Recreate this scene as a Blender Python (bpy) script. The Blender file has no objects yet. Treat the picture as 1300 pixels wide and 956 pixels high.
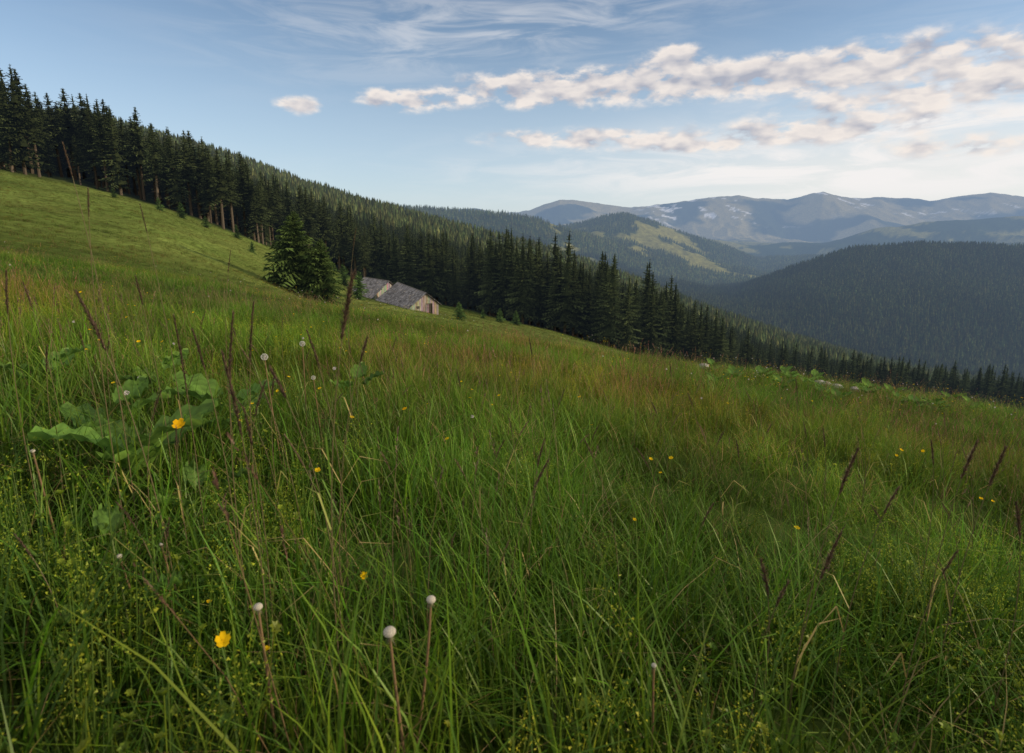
import bpy, math, random, time
import numpy as np
from math import radians, sin, cos, pi
random.seed(7); rng=np.random.default_rng(11)
scene=bpy.context.scene
scene.view_settings.view_transform='Standard'
scene.view_settings.look='None'
scene.view_settings.exposure=0
# ---------------------------------------------------------------- camera model
FPX=722.0; PITCH=math.atan(143/722.0); CP=cos(PITCH); SP=sin(PITCH)
def v2t(v):
    k=(433-v)/FPX
    return (k*CP-SP)/(CP+k*SP)
def uv2st(u,v):
    t=v2t(v); return (u-650)/FPX*(CP-t*SP), t
cam=bpy.data.cameras.new("camera"); camo=bpy.data.objects.new("camera",cam)
scene.collection.objects.link(camo); scene.camera=camo
cam.lens=20; cam.sensor_width=36; cam.shift_y=-45/1300
cam.clip_start=0.05; cam.clip_end=90000
camo.location=(0,0,0); camo.rotation_euler=(radians(90)-PITCH,0,0)
cam.dof.use_dof=True; cam.dof.focus_distance=4.5; cam.dof.aperture_fstop=5.6
# ---------------------------------------------------------------- numpy noise
def hsh(i,j,s):
    n=(i.astype(np.int64)*374761393+j.astype(np.int64)*668265263+s*1442695041)&0x7fffffff
    n=((n^(n>>13))*1274126177)&0x7fffffff
    return ((n^(n>>16))&0xffff)/65535.0
def vnoise(x,y,s=0):
    x=np.asarray(x,float); y=np.asarray(y,float)
    i=np.floor(x); j=np.floor(y); fx=x-i; fy=y-j
    fx=fx*fx*(3-2*fx); fy=fy*fy*(3-2*fy)
    a=hsh(i,j,s);b=hsh(i+1,j,s);c=hsh(i,j+1,s);d=hsh(i+1,j+1,s)
    return (a*(1-fx)+b*fx)*(1-fy)+(c*(1-fx)+d*fx)*fy
def fbm(x,y,s=0,o=4):
    r=0;a=.5;t=0
    for k in range(o):
        r=r+a*vnoise(x,y,s+k); t+=a; a*=.5; x=x*2.03+7.1; y=y*2.03+3.7
    return r/t
def ridged(x,y,s=0,o=4):
    r=0;a=.5;t=0
    for k in range(o):
        r=r+a*(1-np.abs(2*vnoise(x,y,s+k)-1)); t+=a; a*=.5; x=x*2.1+5.1; y=y*2.1+1.7
    return r/t
def sstep(a,b,x):
    t=np.clip((x-a)/(b-a),0,1); return t*t*(3-2*t)
# ---------------------------------------------------------------- terrain table
ROWS=[
(30,[(0,322),(200,350),(400,394),(600,430),(800,465),(1000,494),(1300,532)]),
(45,[(0,290),(200,328),(400,389),(600,430),(800,468),(1000,500),(1300,540)]),
(75,[(0,262),(100,282),(200,303),(300,340),(380,377),(460,398),(600,420),(800,464),(1000,505),(1300,548)]),
(100,[(0,243),(100,262),(200,284),(300,322),(400,372),(515,397),(600,412),(800,460),(1000,510),(1300,552)]),
(122,[(0,228),(100,248),(200,272),(300,310),(400,360),(460,382),(515,391),(600,408),(800,456),(1000,512),(1300,550)]),
(150,[(0,214),(100,237),(200,263),(300,300),(400,347),(460,372),(515,386),(600,402),(700,422),(800,450),(900,480),(1000,510),(1300,545)]),
(200,[(0,198),(100,222),(200,250),(300,288),(400,333),(500,375),(600,397),(700,418),(800,446),(900,478),(1000,503),(1150,517),(1300,529)]),
(300,[(0,185),(100,205),(200,232),(400,310),(500,345),(600,370),(700,395),(800,425),(900,460),(1000,492),(1150,508),(1300,524)]),
(500,[(0,175),(100,185),(200,212),(300,248),(400,282),(500,314),(600,340),(700,366),(800,398),(900,432),(1000,466),(1150,500),(1300,535)]),
(1000,[(0,160),(100,152),(200,178),(300,208),(400,246),(520,278),(600,299),(700,325),(800,360),(900,400),(1000,434),(1150,478),(1300,500)]),
(1400,[(0,200),(300,240),(520,305),(700,350),(800,385),(900,420),(1000,450),(1150,470),(1300,490)]),
(1800,[(0,230),(500,310),(700,350),(850,385),(930,395),(1000,395),(1080,385),(1170,380),(1300,385)]),
(2500,[(0,250),(500,300),(700,340),(850,368),(930,372),(1000,341),(1080,312),(1170,304),(1300,312)]),
(3000,[(0,265),(500,285),(600,300),(700,315),(800,340),(900,362),(1000,350),(1080,330),(1300,330)]),
(3700,[(0,262),(450,258),(530,262),(640,267),(690,276),(720,286),(760,303),(820,325),(900,345),(960,352),(1080,340),(1300,330)]),
(4300,[(0,280),(530,282),(700,297),(790,295),(880,320),(960,340),(1080,330),(1300,320)]),
(5200,[(0,280),(530,280),(650,285),(700,290),(735,281),(765,270),(790,266),(830,277),(880,296),(930,312),(965,332),(1080,325),(1300,310)]),
(6200,[(0,290),(700,300),(880,310),(960,322),(1080,315),(1300,305)]),
(7500,[(0,285),(500,280),(800,290),(900,300),(960,309),(1050,306),(1110,286),(1180,276),(1300,268)]),
(9500,[(0,290),(1300,298)]),
(13000,[(0,268),(500,266),(560,262),(600,260),(630,266),(670,265),(710,249),(750,251),(800,257),(850,252),(900,244),(940,242),(1000,248),(1045,236),(1080,244),(1120,242),(1180,249),(1220,243),(1260,236),(1300,243)]),
(17000,[(0,292),(1300,292)]),
(45000,[(0,290.6),(1300,290.6)]),
]
AZ=np.concatenate([np.arange(-180,-52,2.0),np.arange(-52,52,0.12),np.arange(52,180.01,2.0)])
NU=420; LU=np.linspace(math.log(.3),math.log(45000),NU)
azr=np.radians(AZ); cz=np.maximum(np.cos(azr),.70)
rowt=[]
for q,pts in ROWS:
    aa=[];tt=[]
    for u,v in pts:
        s,t=uv2st(u,v); aa.append(math.degrees(math.atan(s))); tt.append(t)
    rowt.append(np.interp(AZ,aa,tt,period=360))
rowt=np.array(rowt); lr=np.log([r[0] for r in ROWS])
tab=np.empty((len(AZ),NU))
for i in range(len(AZ)):
    tab[i]=np.interp(LU,lr,rowt[:,i])
def blur(a,sg):
    k=np.arange(-int(4*sg)-1,int(4*sg)+2); w=np.exp(-k*k/(2*sg*sg)); w/=w.sum()
    p=np.pad(a,((0,0),(len(k)//2,len(k)//2)),mode='edge')
    return sum(w[m]*p[:,m:m+a.shape[1]] for m in range(len(k)))
wf=sstep(math.log(700),math.log(2500),LU)[None,:]
tab=blur(tab,2.6)*(1-wf)+blur(tab,1.0)*wf
def seg(a,b,n): return np.linspace(math.log(a),math.log(b),n,endpoint=False)
LQ=np.concatenate([seg(.3,150,180),seg(150,2500,110),seg(2500,10000,130),seg(10000,14500,90),seg(14500,45000,20),[math.log(45000)]])
NQ=len(LQ); Q=np.exp(LQ)
tab=np.stack([np.interp(LQ,LU,tab[i]) for i in range(len(AZ))])
RR=Q[None,:]/cz[:,None]
GX=RR*np.sin(azr)[:,None]; GY=RR*np.cos(azr)[:,None]
Zt=tab*Q[None,:]
Zp=-1.05-.143*GY-.15*GX
w=sstep(math.log(15),math.log(34),LQ)[None,:]
Z=Zp*(1-w)+Zt*w
Z+= (fbm(GX/1.1,GY/1.1,5,3)-.5)*.16*sstep(0,2,RR)*(1-sstep(40,90,RR))
Z+= (fbm(GX/7,GY/7,15,3)-.5)*.5*sstep(3,9,RR)*(1-sstep(300,500,RR))
Z+= (fbm(GX/60,GY/60,25,3)-.5)*7*sstep(170,400,RR)
Qg=np.broadcast_to(Q[None,:],Z.shape)
crest=np.ones_like(Qg)
for qc in (1000,2500,3700,5200,7500,13000):
    crest=np.minimum(crest,np.abs(np.log(Qg/qc))/.16)
crest=.12+.88*np.clip(crest,0,1)
wx=GX+400*fbm(GX/1500,GY/1500,3,2); wy=GY+400*fbm(GX/1500,GY/1500,9,2)
gul=1-ridged(wx/900,wy/1300,40,4)
gul2=1-ridged(wx/2600,wy/3800,60,5)
Z-= gul*Qg*.042*crest*sstep(1100,3200,Qg)*(1-sstep(6500,9500,Qg))
Z-= gul2*Qg*.060*crest*sstep(6000,9500,Qg)*(1-sstep(16000,30000,Qg))
Z+= (fbm(GX/300,GY/300,77,4)-.5)*Qg*.006*sstep(900,3000,Qg)*(1-sstep(14000,20000,Qg))
Tab=Z/Qg
def ground(x,y):
    x=np.asarray(x,float);y=np.asarray(y,float)
    a=np.degrees(np.arctan2(x,y)); r=np.hypot(x,y)
    q=np.maximum(r*np.maximum(np.cos(np.radians(a)),.70),.31)
    fi=np.interp(a,AZ,np.arange(len(AZ))); fj=np.interp(np.log(q),LQ,np.arange(NQ))
    i=np.clip(fi.astype(int),0,len(AZ)-2); j=np.clip(fj.astype(int),0,NQ-2)
    u=fi-i; v=fj-j
    t=(Tab[i,j]*(1-u)+Tab[i+1,j]*u)*(1-v)+(Tab[i,j+1]*(1-u)+Tab[i+1,j+1]*u)*v
    return t*q
def gz(x,y): return float(ground(x,y))
runmax=np.maximum.accumulate(np.concatenate([np.full((len(AZ),1),-9.),Tab[:,:-1]],1),axis=1)
def visible(x,y,h):
    a=np.degrees(np.arctan2(x,y)); r=np.hypot(x,y)
    q=r*np.maximum(np.cos(np.radians(a)),.70)
    i=np.clip(np.interp(a,AZ,np.arange(len(AZ))).astype(int),0,len(AZ)-1)
    j=np.clip(np.interp(np.log(q),LQ,np.arange(NQ)).astype(int),0,NQ-1)
    return (ground(x,y)+h)/q>runmax[i,j]
def edgeq(az):
    E=[(-400,150),(0,148),(300,160),(400,195),(600,200),(650,178),(800,178),(900,190),(1000,235),(1300,275),(1700,300)]
    aa=[math.degrees(math.atan((u-650)/736)) for u,_ in E]
    return np.interp(az,aa,[e[1] for e in E])
def bald_litf(x,y,q,a):
    nbb=.75*fbm(x/600,y/600,91,5)+.25*fbm(x/120,y/120,93,3)
    cr=np.minimum(np.abs(np.log(q/3700)),np.abs(np.log(q/5200)))/.16
    lit=1.5*sstep(2.5,4,a)*(1-sstep(8,9.5,a))*(q<4500)+1.15*sstep(11.0,13.5,a)*(1-sstep(20.5,22,a))*(q>4300)  # sunlit slopes painted in by favouring pale grassy clearings there
    return nbb+.04*(cr<.45)+.075*lit-.055
# ---------------------------------------------------------------- ground colours
ED=(edgeq(AZ)[:,None])*np.ones_like(Qg)+ (fbm(GX/18,GY/18,31,2)-.5)*22
def C(*c): return np.array(c)[None,None,:]
n1=fbm(GX/9,GY/9,51,4)[...,None]; n2=fbm(GX/28,GY/28,52,4)[...,None]; n3=fbm(GX/4,GY/4,53,4)[...,None]
mead=C(.034,.056,.012)*(1-n1)+C(.055,.085,.020)*n1
far=sstep(18,60,Qg)[...,None]
meadf=(C(.078,.130,.024)*(1-n2)+C(.14,.165,.045)*n2)*(.65+.6*n3)  # upper meadow: its sunlit tone is put into the ground colour
mead=mead*(1-far)+meadf*far
forest=C(.026,.040,.016)*(.7+.6*n1)
fm=sstep(-6,6,Qg-ED)[...,None]
col=mead*(1-fm)+forest*fm
azg=AZ[:,None]*np.ones_like(Qg)
bald_lit_mask=sstep(.49,.55,bald_litf(GX,GY,Qg,azg))*sstep(3000,3400,Qg)
bald=C(.165,.165,.055)*(.7+.6*n2)
farfor=C(.030,.048,.020)*np.ones_like(n1)
f3=sstep(1500,2200,Qg)[...,None]
col=col*(1-f3)+farfor*f3
bm=bald_lit_mask[...,None]; col=col*(1-bm)+bald*bm
alp=sstep(9500,10800,Qg)[...,None]
na=fbm(GX/900,GY/700,95,5)[...,None]
al=C(.05,.065,.04)*(1-sstep(.4,.56,na))+C(.28,.25,.13)*sstep(.4,.56,na)
col=col*(1-alp)+al*alp
sn=sstep(.66,.69,fbm(GX/210,RR/150,99,3))*sstep(.5,.6,fbm(GX/1400,GY/1400,98,2))*sstep(11300,11900,Qg)*(1-sstep(13200,13600,Qg))*sstep(11,14,azg)
col=col*(1-sn[...,None])+C(.7,.72,.78)*sn[...,None]
# ---------------------------------------------------------------- mesh helpers
def np_mesh(name,co,faces_flat,nper,cols=None,smooth=False,matidx=None,val=True):
    me=bpy.data.meshes.new(name)
    nv=len(co); nf=len(nper)
    me.vertices.add(nv); me.vertices.foreach_set("co",np.asarray(co,np.float32).ravel())
    me.loops.add(len(faces_flat)); me.loops.foreach_set("vertex_index",np.asarray(faces_flat,np.int32))
    st=np.concatenate([[0],np.cumsum(nper)[:-1]]).astype(np.int32)
    me.polygons.add(nf); me.polygons.foreach_set("loop_start",st)
    if smooth or val: me.polygons.foreach_set("use_smooth",np.full(nf,smooth))
    if matidx is not None: me.polygons.foreach_set("material_index",np.asarray(matidx,np.int32))
    me.update(calc_edges=True)
    if cols is not None:
        ca=me.color_attributes.new("col",'FLOAT_COLOR','POINT')
        c4=np.ones((nv,4),np.float32); c4[:,:3]=cols
        ca.data.foreach_set("color",c4.ravel())
    if val: me.validate()
    return me
class MB:
    def __init__(s): s.V=[];s.F=[];s.C=[];s.M=[]
    def v(s,p,c=(.1,.1,.1)): s.V.append(tuple(p)); s.C.append(tuple(c)); return len(s.V)-1
    def f(s,idx,m=0): s.F.append(idx); s.M.append(m)
    def mesh(s,name,mats,smooth=False):
        flat=[i for f in s.F for i in f]; nper=[len(f) for f in s.F]
        me=np_mesh(name,s.V,flat,nper,np.array(s.C),smooth,s.M)
        for m in mats: me.materials.append(m)
        return me
    def arrays(s):
        return (np.array(s.V,np.float32),np.array([i for f in s.F for i in f],np.int32),np.array([len(f) for f in s.F],np.int32),np.array(s.C,np.float32))
    def tube(s,pts,rads,n,c,m=0,cap=True):
        rings=[]
        for k,p in enumerate(pts):
            a=np.array(pts[max(k-1,0)],float); b=np.array(pts[min(k+1,len(pts)-1)],float)
            d=b-a; d/=np.linalg.norm(d)+1e-9
            h=np.array([1,0,0]) if abs(d[0])<.8 else np.array([0,1,0])
            e1=np.cross(d,h); e1/=np.linalg.norm(e1); e2=np.cross(d,e1)
            rings.append([s.v(np.array(p)+rads[k]*(cos(2*pi*i/n)*e1+sin(2*pi*i/n)*e2),c) for i in range(n)])
        for k in range(len(pts)-1):
            for i in range(n):
                s.f([rings[k][i],rings[k][(i+1)%n],rings[k+1][(i+1)%n],rings[k+1][i]],m)
        if cap: s.f(rings[-1],m)
    def box(s,lo,hi,c,m=0):
        x0,y0,z0=lo;x1,y1,z1=hi
        i=[s.v(p,c) for p in [(x0,y0,z0),(x1,y0,z0),(x1,y1,z0),(x0,y1,z0),(x0,y0,z1),(x1,y0,z1),(x1,y1,z1),(x0,y1,z1)]]
        for f in [(0,3,2,1),(4,5,6,7),(0,1,5,4),(1,2,6,5),(2,3,7,6),(3,0,4,7)]: s.f([i[k] for k in f],m)
def add(name,me,coll=None,loc=(0,0,0),rot=(0,0,0),parent=None):
    o=bpy.data.objects.new(name,me); (coll or scene.collection).objects.link(o)
    o.location=loc; o.rotation_euler=rot
    if parent: o.parent=parent
    return o
def merged(name,srcs,P,R,S,I,T,mats):
    """bake many small clumps (arrays) into one mesh; T = per clump rgb tint"""
    VV=[];FF=[];NN=[];CC=[];off=0
    for k,(V,F,Np,Cc) in enumerate(srcs):
        sel=np.where(I==k)[0]
        if not len(sel): continue
        p=P[sel].astype(np.float32);r=R[sel];s=S[sel].astype(np.float32)
        cx,sx_=np.cos(r[:,0]),np.sin(r[:,0]);cy,sy=np.cos(r[:,1]),np.sin(r[:,1]);cz_,sz=np.cos(r[:,2]),np.sin(r[:,2])
        M=np.empty((len(sel),3,3),np.float32)
        M[:,0,0]=cy*cz_;M[:,0,1]=sx_*sy*cz_-cx*sz;M[:,0,2]=cx*sy*cz_+sx_*sz
        M[:,1,0]=cy*sz;M[:,1,1]=sx_*sy*sz+cx*cz_;M[:,1,2]=cx*sy*sz-sx_*cz_
        M[:,2,0]=-sy;M[:,2,1]=sx_*cy;M[:,2,2]=cx*cy
        vs=V[None]*s[:,None,:]
        out=np.einsum('nij,nvj->nvi',M,vs)+p[:,None,:]
        nv=len(V); VV.append(out.reshape(-1,3)); 
        FF.append((F[None]+(off+np.arange(len(sel),dtype=np.int64)*nv)[:,None]).ravel()); NN.append(np.tile(Np,len(sel)))
        CC.append((Cc[None]*T[sel][:,None,:]).reshape(-1,3)); off+=nv*len(sel)
    me=np_mesh(name,np.concatenate(VV),np.concatenate(FF),np.concatenate(NN),np.concatenate(CC),False,None,False)
    for m in mats: me.materials.append(m)
    print(name,"verts",off)
    return add(name,me)
# ---------------------------------------------------------------- materials
def newmat(name):
    m=bpy.data.materials.new(name); m.use_nodes=True; nt=m.node_tree; nt.nodes.clear(); return m,nt
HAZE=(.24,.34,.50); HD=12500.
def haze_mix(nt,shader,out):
    """aerial haze painted as emission on the surface, growing with world distance from the origin"""
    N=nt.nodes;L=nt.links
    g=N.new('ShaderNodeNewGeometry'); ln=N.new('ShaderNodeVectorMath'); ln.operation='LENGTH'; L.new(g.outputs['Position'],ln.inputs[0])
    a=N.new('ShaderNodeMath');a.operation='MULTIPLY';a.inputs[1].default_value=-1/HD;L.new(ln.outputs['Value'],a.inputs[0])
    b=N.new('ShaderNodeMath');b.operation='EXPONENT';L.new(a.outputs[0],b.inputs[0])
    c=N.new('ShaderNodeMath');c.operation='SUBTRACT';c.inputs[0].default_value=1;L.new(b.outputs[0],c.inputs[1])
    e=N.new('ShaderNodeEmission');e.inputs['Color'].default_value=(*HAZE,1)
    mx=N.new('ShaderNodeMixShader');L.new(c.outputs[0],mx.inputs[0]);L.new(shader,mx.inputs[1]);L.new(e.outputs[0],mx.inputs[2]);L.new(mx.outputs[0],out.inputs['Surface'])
def mat_veg(name,trans=.35,var=.25,haze=False,gloss=0):
    m,nt=newmat(name); N=nt.nodes; L=nt.links
    out=N.new('ShaderNodeOutputMaterial'); at=N.new('ShaderNodeAttribute'); at.attribute_name='col'
    src=at.outputs['Color']
    if var>0:
        oi=N.new('ShaderNodeObjectInfo'); mr=N.new('ShaderNodeMapRange'); mr.inputs[3].default_value=1-var; mr.inputs[4].default_value=1+var
        L.new(oi.outputs['Random'],mr.inputs[0])
        vm=N.new('ShaderNodeVectorMath'); vm.operation='SCALE'; L.new(src,vm.inputs[0]); L.new(mr.outputs[0],vm.inputs['Scale']); src=vm.outputs[0]
    p=N.new('ShaderNodeBsdfDiffuse'); L.new(src,p.inputs['Color']); sh=p.outputs[0]
    if trans>0:
        t=N.new('ShaderNodeBsdfTranslucent'); L.new(src,t.inputs['Color'])
        mx=N.new('ShaderNodeMixShader'); mx.inputs[0].default_value=trans
        L.new(p.outputs[0],mx.inputs[1]); L.new(t.outputs[0],mx.inputs[2]); sh=mx.outputs[0]
    if gloss>0:
        g=N.new('ShaderNodeBsdfGlossy'); g.inputs['Roughness'].default_value=.45; g.inputs['Color'].default_value=(.8,.9,.7,1)
        mx=N.new('ShaderNodeMixShader'); mx.inputs[0].default_value=gloss; L.new(sh,mx.inputs[1]); L.new(g.outputs[0],mx.inputs[2]); sh=mx.outputs[0]
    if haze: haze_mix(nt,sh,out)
    else: L.new(sh,out.inputs[0])
    return m
M_grass=mat_veg("grass_blades",.30,0,False,.02)
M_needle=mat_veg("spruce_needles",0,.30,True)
M_bark=mat_veg("bark",0,.25)
M_flower=mat_veg("flower_petals",.3,0)
def mat_wood(name,scale,base_mul=1):
    m,nt=newmat(name);N=nt.nodes;L=nt.links
    out=N.new('ShaderNodeOutputMaterial'); at=N.new('ShaderNodeAttribute'); at.attribute_name='col'
    tc=N.new('ShaderNodeTexCoord'); mp=N.new('ShaderNodeMapping'); mp.inputs['Scale'].default_value=scale
    L.new(tc.outputs['Object'],mp.inputs[0]); nz=N.new('ShaderNodeTexNoise'); nz.inputs['Scale'].default_value=1; nz.inputs['Detail'].default_value=6
    L.new(mp.outputs[0],nz.inputs['Vector'])
    mr=N.new('ShaderNodeMapRange'); mr.inputs[1].default_value=.3; mr.inputs[2].default_value=.7; mr.inputs[3].default_value=.6*base_mul; mr.inputs[4].default_value=1.35*base_mul
    L.new(nz.outputs['Fac'],mr.inputs[0])
    vm=N.new('ShaderNodeVectorMath'); vm.operation='SCALE'; L.new(at.outputs['Color'],vm.inputs[0]); L.new(mr.outputs[0],vm.inputs['Scale'])
    p=N.new('ShaderNodeBsdfPrincipled'); p.inputs['Roughness'].default_value=.8
    bp=N.new('ShaderNodeBump'); bp.inputs['Strength'].default_value=.4; bp.inputs['Distance'].default_value=.02
    L.new(nz.outputs['Fac'],bp.inputs['Height']); L.new(bp.outputs[0],p.inputs['Normal'])
    L.new(vm.outputs[0],p.inputs['Base Color']); L.new(p.outputs[0],out.inputs[0]); return m
M_wood=mat_wood("weathered_wood",(6,6,1.2))
M_shingle=mat_wood("roof_shingles",(3,3,3))
M_stone=mat_wood("stone",(4,4,4))
def mat_ground():
    m,nt=newmat("ground"); N=nt.nodes;L=nt.links
    out=N.new('ShaderNodeOutputMaterial'); at=N.new('ShaderNodeAttribute'); at.attribute_name='col'
    geo=N.new('ShaderNodeNewGeometry')
    def nz(sc,d=5):
        n=N.new('ShaderNodeTexNoise'); n.inputs['Scale'].default_value=sc; n.inputs['Detail'].default_value=d; n.inputs['Roughness'].default_value=.65
        L.new(geo.outputs['Position'],n.inputs['Vector']); return n
    a=nz(.9,3); b=nz(.035,4)
    m1=N.new('ShaderNodeMapRange'); m1.inputs[1].default_value=.3;m1.inputs[2].default_value=.7;m1.inputs[3].default_value=.6;m1.inputs[4].default_value=1.4; L.new(a.outputs['Fac'],m1.inputs[0])
    m2=N.new('ShaderNodeMapRange'); m2.inputs[1].default_value=.3;m2.inputs[2].default_value=.7;m2.inputs[3].default_value=.65;m2.inputs[4].default_value=1.35; L.new(b.outputs['Fac'],m2.inputs[0])
    mu=N.new('ShaderNodeMath');mu.operation='MULTIPLY';L.new(m1.outputs[0],mu.inputs[0]);L.new(m2.outputs[0],mu.inputs[1])
    vm=N.new('ShaderNodeVectorMath');vm.operation='SCALE';L.new(at.outputs['Color'],vm.inputs[0]);L.new(mu.outputs[0],vm.inputs['Scale'])
    p=N.new('ShaderNodeBsdfDiffuse')
    L.new(vm.outputs[0],p.inputs['Color'])
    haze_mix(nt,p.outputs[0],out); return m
nA=len(AZ)
idx=np.arange(nA*NQ).reshape(nA,NQ)
a=idx[:-1,:-1].ravel();b=idx[1:,:-1].ravel();c=idx[1:,1:].ravel();d=idx[:-1,1:].ravel()
flat=np.stack([a,d,c,b],1).ravel(); 
co=np.stack([GX,GY,Z],-1).reshape(-1,3)
me=np_mesh("ground",co,flat,np.full(len(a),4),col.reshape(-1,3),True)
me.materials.append(mat_ground()); add("ground",me)
# ---------------------------------------------------------------- spruces
def spruce(seed,H,R,bare,levels,per,det,tint=(.044,.060,.024),core=True):
    r=random.Random(seed); m=MB(); bk=(.10,.085,.072)
    m.tube([(0,0,-1),(0,0,H*.3),(0,0,H*.7),(0,0,H)],[.018*H*.9,.013*H,.006*H,.01],7,bk,1)
    def tc():
        k=.5+1.0*r.random(); return (tint[0]*k,tint[1]*k,tint[2]*k)
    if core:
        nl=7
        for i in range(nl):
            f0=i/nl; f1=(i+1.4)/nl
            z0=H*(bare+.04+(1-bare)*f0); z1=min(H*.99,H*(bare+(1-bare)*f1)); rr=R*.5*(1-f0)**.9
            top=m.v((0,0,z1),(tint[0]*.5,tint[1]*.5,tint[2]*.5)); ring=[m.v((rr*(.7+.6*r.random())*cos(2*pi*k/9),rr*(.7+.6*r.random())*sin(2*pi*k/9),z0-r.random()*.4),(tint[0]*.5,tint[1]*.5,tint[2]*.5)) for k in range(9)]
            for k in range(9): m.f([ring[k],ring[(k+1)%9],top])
    if bare>.1:
        for i in range(26):
            z=H*bare*(.25+.75*r.random()); a=r.random()*2*pi; l=R*.45*r.random()+.3
            p0=(0,0,z); p1=(l*cos(a),l*sin(a),z-.25*l); w=.03
            i0=m.v((0,0,z-w),bk);i1=m.v((0,0,z+w),bk);i2=m.v(p1,bk); m.f([i0,i1,i2],1)
    asym=[.75+.5*r.random() for _ in range(8)]
    for i in range(levels):
        f=(i+r.random()*.6)/levels; z=H*(bare+(1-bare)*f**.95)
        for j in range(per):
            a=r.random()*2*pi
            L=(R*(1-f)**.85*(.6+.55*r.random())+.02*R)*asym[int(a/(2*pi)*8)%8]
            if f<.12: L*=.75+.2*r.random()
            o=np.array([cos(a),sin(a),0]); sd=np.array([-sin(a),cos(a),0]); pt=-.30+.85*f
            cc=tc(); prev=None
            for k in range(1,det+1):
                s=k/det
                p=np.array([0,0,z])+o*L*s+np.array([0,0,L*(pt*s-.22*s*s+.12*s**3)])
                l=L*.42*(1.1-.6*s)+.10; wd=L*.5/det+.04
                for sg in (-1,1):
                    dz=-(.15+.5*r.random())*l
                    tip=p+o*l*(.3+.5*r.random())+sd*sg*l*(.4+.5*r.random())+np.array([0,0,dz])
                    k2=.8+.6*r.random()
                    c2=(cc[0]*k2,cc[1]*k2,cc[2]*k2)
                    i0=m.v(p-o*wd,cc);i1=m.v(p+o*wd,cc);i2=m.v(tip,c2); m.f([i0,i1,i2])
                if k==det:
                    i0=m.v(p-sd*wd*.8,cc);i1=m.v(p+sd*wd*.8,cc);i2=m.v(p+o*l*.9+np.array([0,0,.05*l]),cc);m.f([i0,i1,i2])
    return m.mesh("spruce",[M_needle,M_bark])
def farspruce(seed,H,R,tint=(.046,.060,.022)):
    r=random.Random(seed); m=MB(); nl=5
    for i in range(nl):
        f0=i/nl; f1=min(1,(i+1.9)/nl); rr=R*(1-f0)**.9*(.85+.3*r.random())
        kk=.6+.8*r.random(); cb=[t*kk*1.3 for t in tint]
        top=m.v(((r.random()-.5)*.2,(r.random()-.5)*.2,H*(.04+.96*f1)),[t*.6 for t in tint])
        n=7; off=r.random()*6
        ring=[m.v((rr*(.55+.45*(k%2)+.3*r.random())*cos(2*pi*k/n+off),rr*(.55+.45*(k%2)+.3*r.random())*sin(2*pi*k/n+off),H*(.04+.96*f0)-(k%2)*.03*H-r.random()*.03*H),cb) for k in range(n)]
        for k in range(n): m.f([ring[k],ring[(k+1)%n],top])
    return m
def hidden_coll(name,meshes):
    c=bpy.data.collections.new(name)
    for i,me in enumerate(meshes):
        o=bpy.data.objects.new("%s_%02d"%(name,i),me); c.objects.link(o)
    return c
def scatter(name,coll,pts,rot,scl,idx):
    me=bpy.data.meshes.new(name); n=len(pts); me.vertices.add(n)
    me.vertices.foreach_set("co",np.asarray(pts,np.float32).ravel())
    a=me.attributes.new("rot",'FLOAT_VECTOR','POINT'); a.data.foreach_set("vector",np.asarray(rot,np.float32).ravel())
    a=me.attributes.new("scl",'FLOAT_VECTOR','POINT'); a.data.foreach_set("vector",np.asarray(scl,np.float32).ravel())
    a=me.attributes.new("idx",'INT','POINT'); a.data.foreach_set("value",np.asarray(idx,np.int32))
    o=add(name,me)
    ng=bpy.data.node_groups.new(name,'GeometryNodeTree')
    ng.interface.new_socket("Geometry",in_out='INPUT',socket_type='NodeSocketGeometry')
    ng.interface.new_socket("Geometry",in_out='OUTPUT',socket_type='NodeSocketGeometry')
    N=ng.nodes;L=ng.links
    gi=N.new('NodeGroupInput');go=N.new('NodeGroupOutput'); ip=N.new('GeometryNodeInstanceOnPoints'); ci=N.new('GeometryNodeCollectionInfo')
    ci.inputs['Collection'].default_value=coll; ci.inputs['Separate Children'].default_value=True; ci.inputs['Reset Children'].default_value=True
    ip.inputs['Pick Instance'].default_value=True
    def na(nm,ty):
        x=N.new('GeometryNodeInputNamedAttribute'); x.data_type=ty; x.inputs['Name'].default_value=nm; return x.outputs[0]
    L.new(gi.outputs[0],ip.inputs['Points']); L.new(ci.outputs[0],ip.inputs['Instance'])
    L.new(na('idx','INT'),ip.inputs['Instance Index']); L.new(na('rot','FLOAT_VECTOR'),ip.inputs['Rotation']); L.new(na('scl','FLOAT_VECTOR'),ip.inputs['Scale'])
    L.new(ip.outputs[0],go.inputs[0])
    md=o.modifiers.new("scatter",'NODES'); md.node_group=ng
    return o
def wedge(r0,r1,amax,spacing):
    area=radians(2*amax)/2*(r1*r1-r0*r0); n=int(area/spacing**2)
    r=np.sqrt(rng.uniform(r0*r0,r1*r1,n)); a=rng.uniform(-amax,amax,n)
    x=r*np.sin(np.radians(a)); y=r*np.cos(np.radians(a)); return x,y,a,r*np.maximum(np.cos(np.radians(a)),.7)
near=[spruce(100+i,22,3.3,.10 if i<4 else .36,32,7,4) for i in range(6)]
cn=hidden_coll("spruce",near)
x,y,a,q=wedge(130,520,55,4.6)
ed=edgeq(a)+(fbm(x/18,y/18,31,2)-.5)*22
k=(q>ed)&visible(x,y,26); x,y,a,q,ed=x[k],y[k],a[k],q[k],ed[k]
z=ground(x,y); n=len(x)
idx_=rng.integers(0,4,n); edge=(q-ed<16)&(a<-14); idx_=np.where(edge&(rng.random(n)<.7),rng.integers(4,6,n),idx_)
s=rng.uniform(.66,1.20,n)*np.where(rng.random(n)<.15,.6,1)
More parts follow.
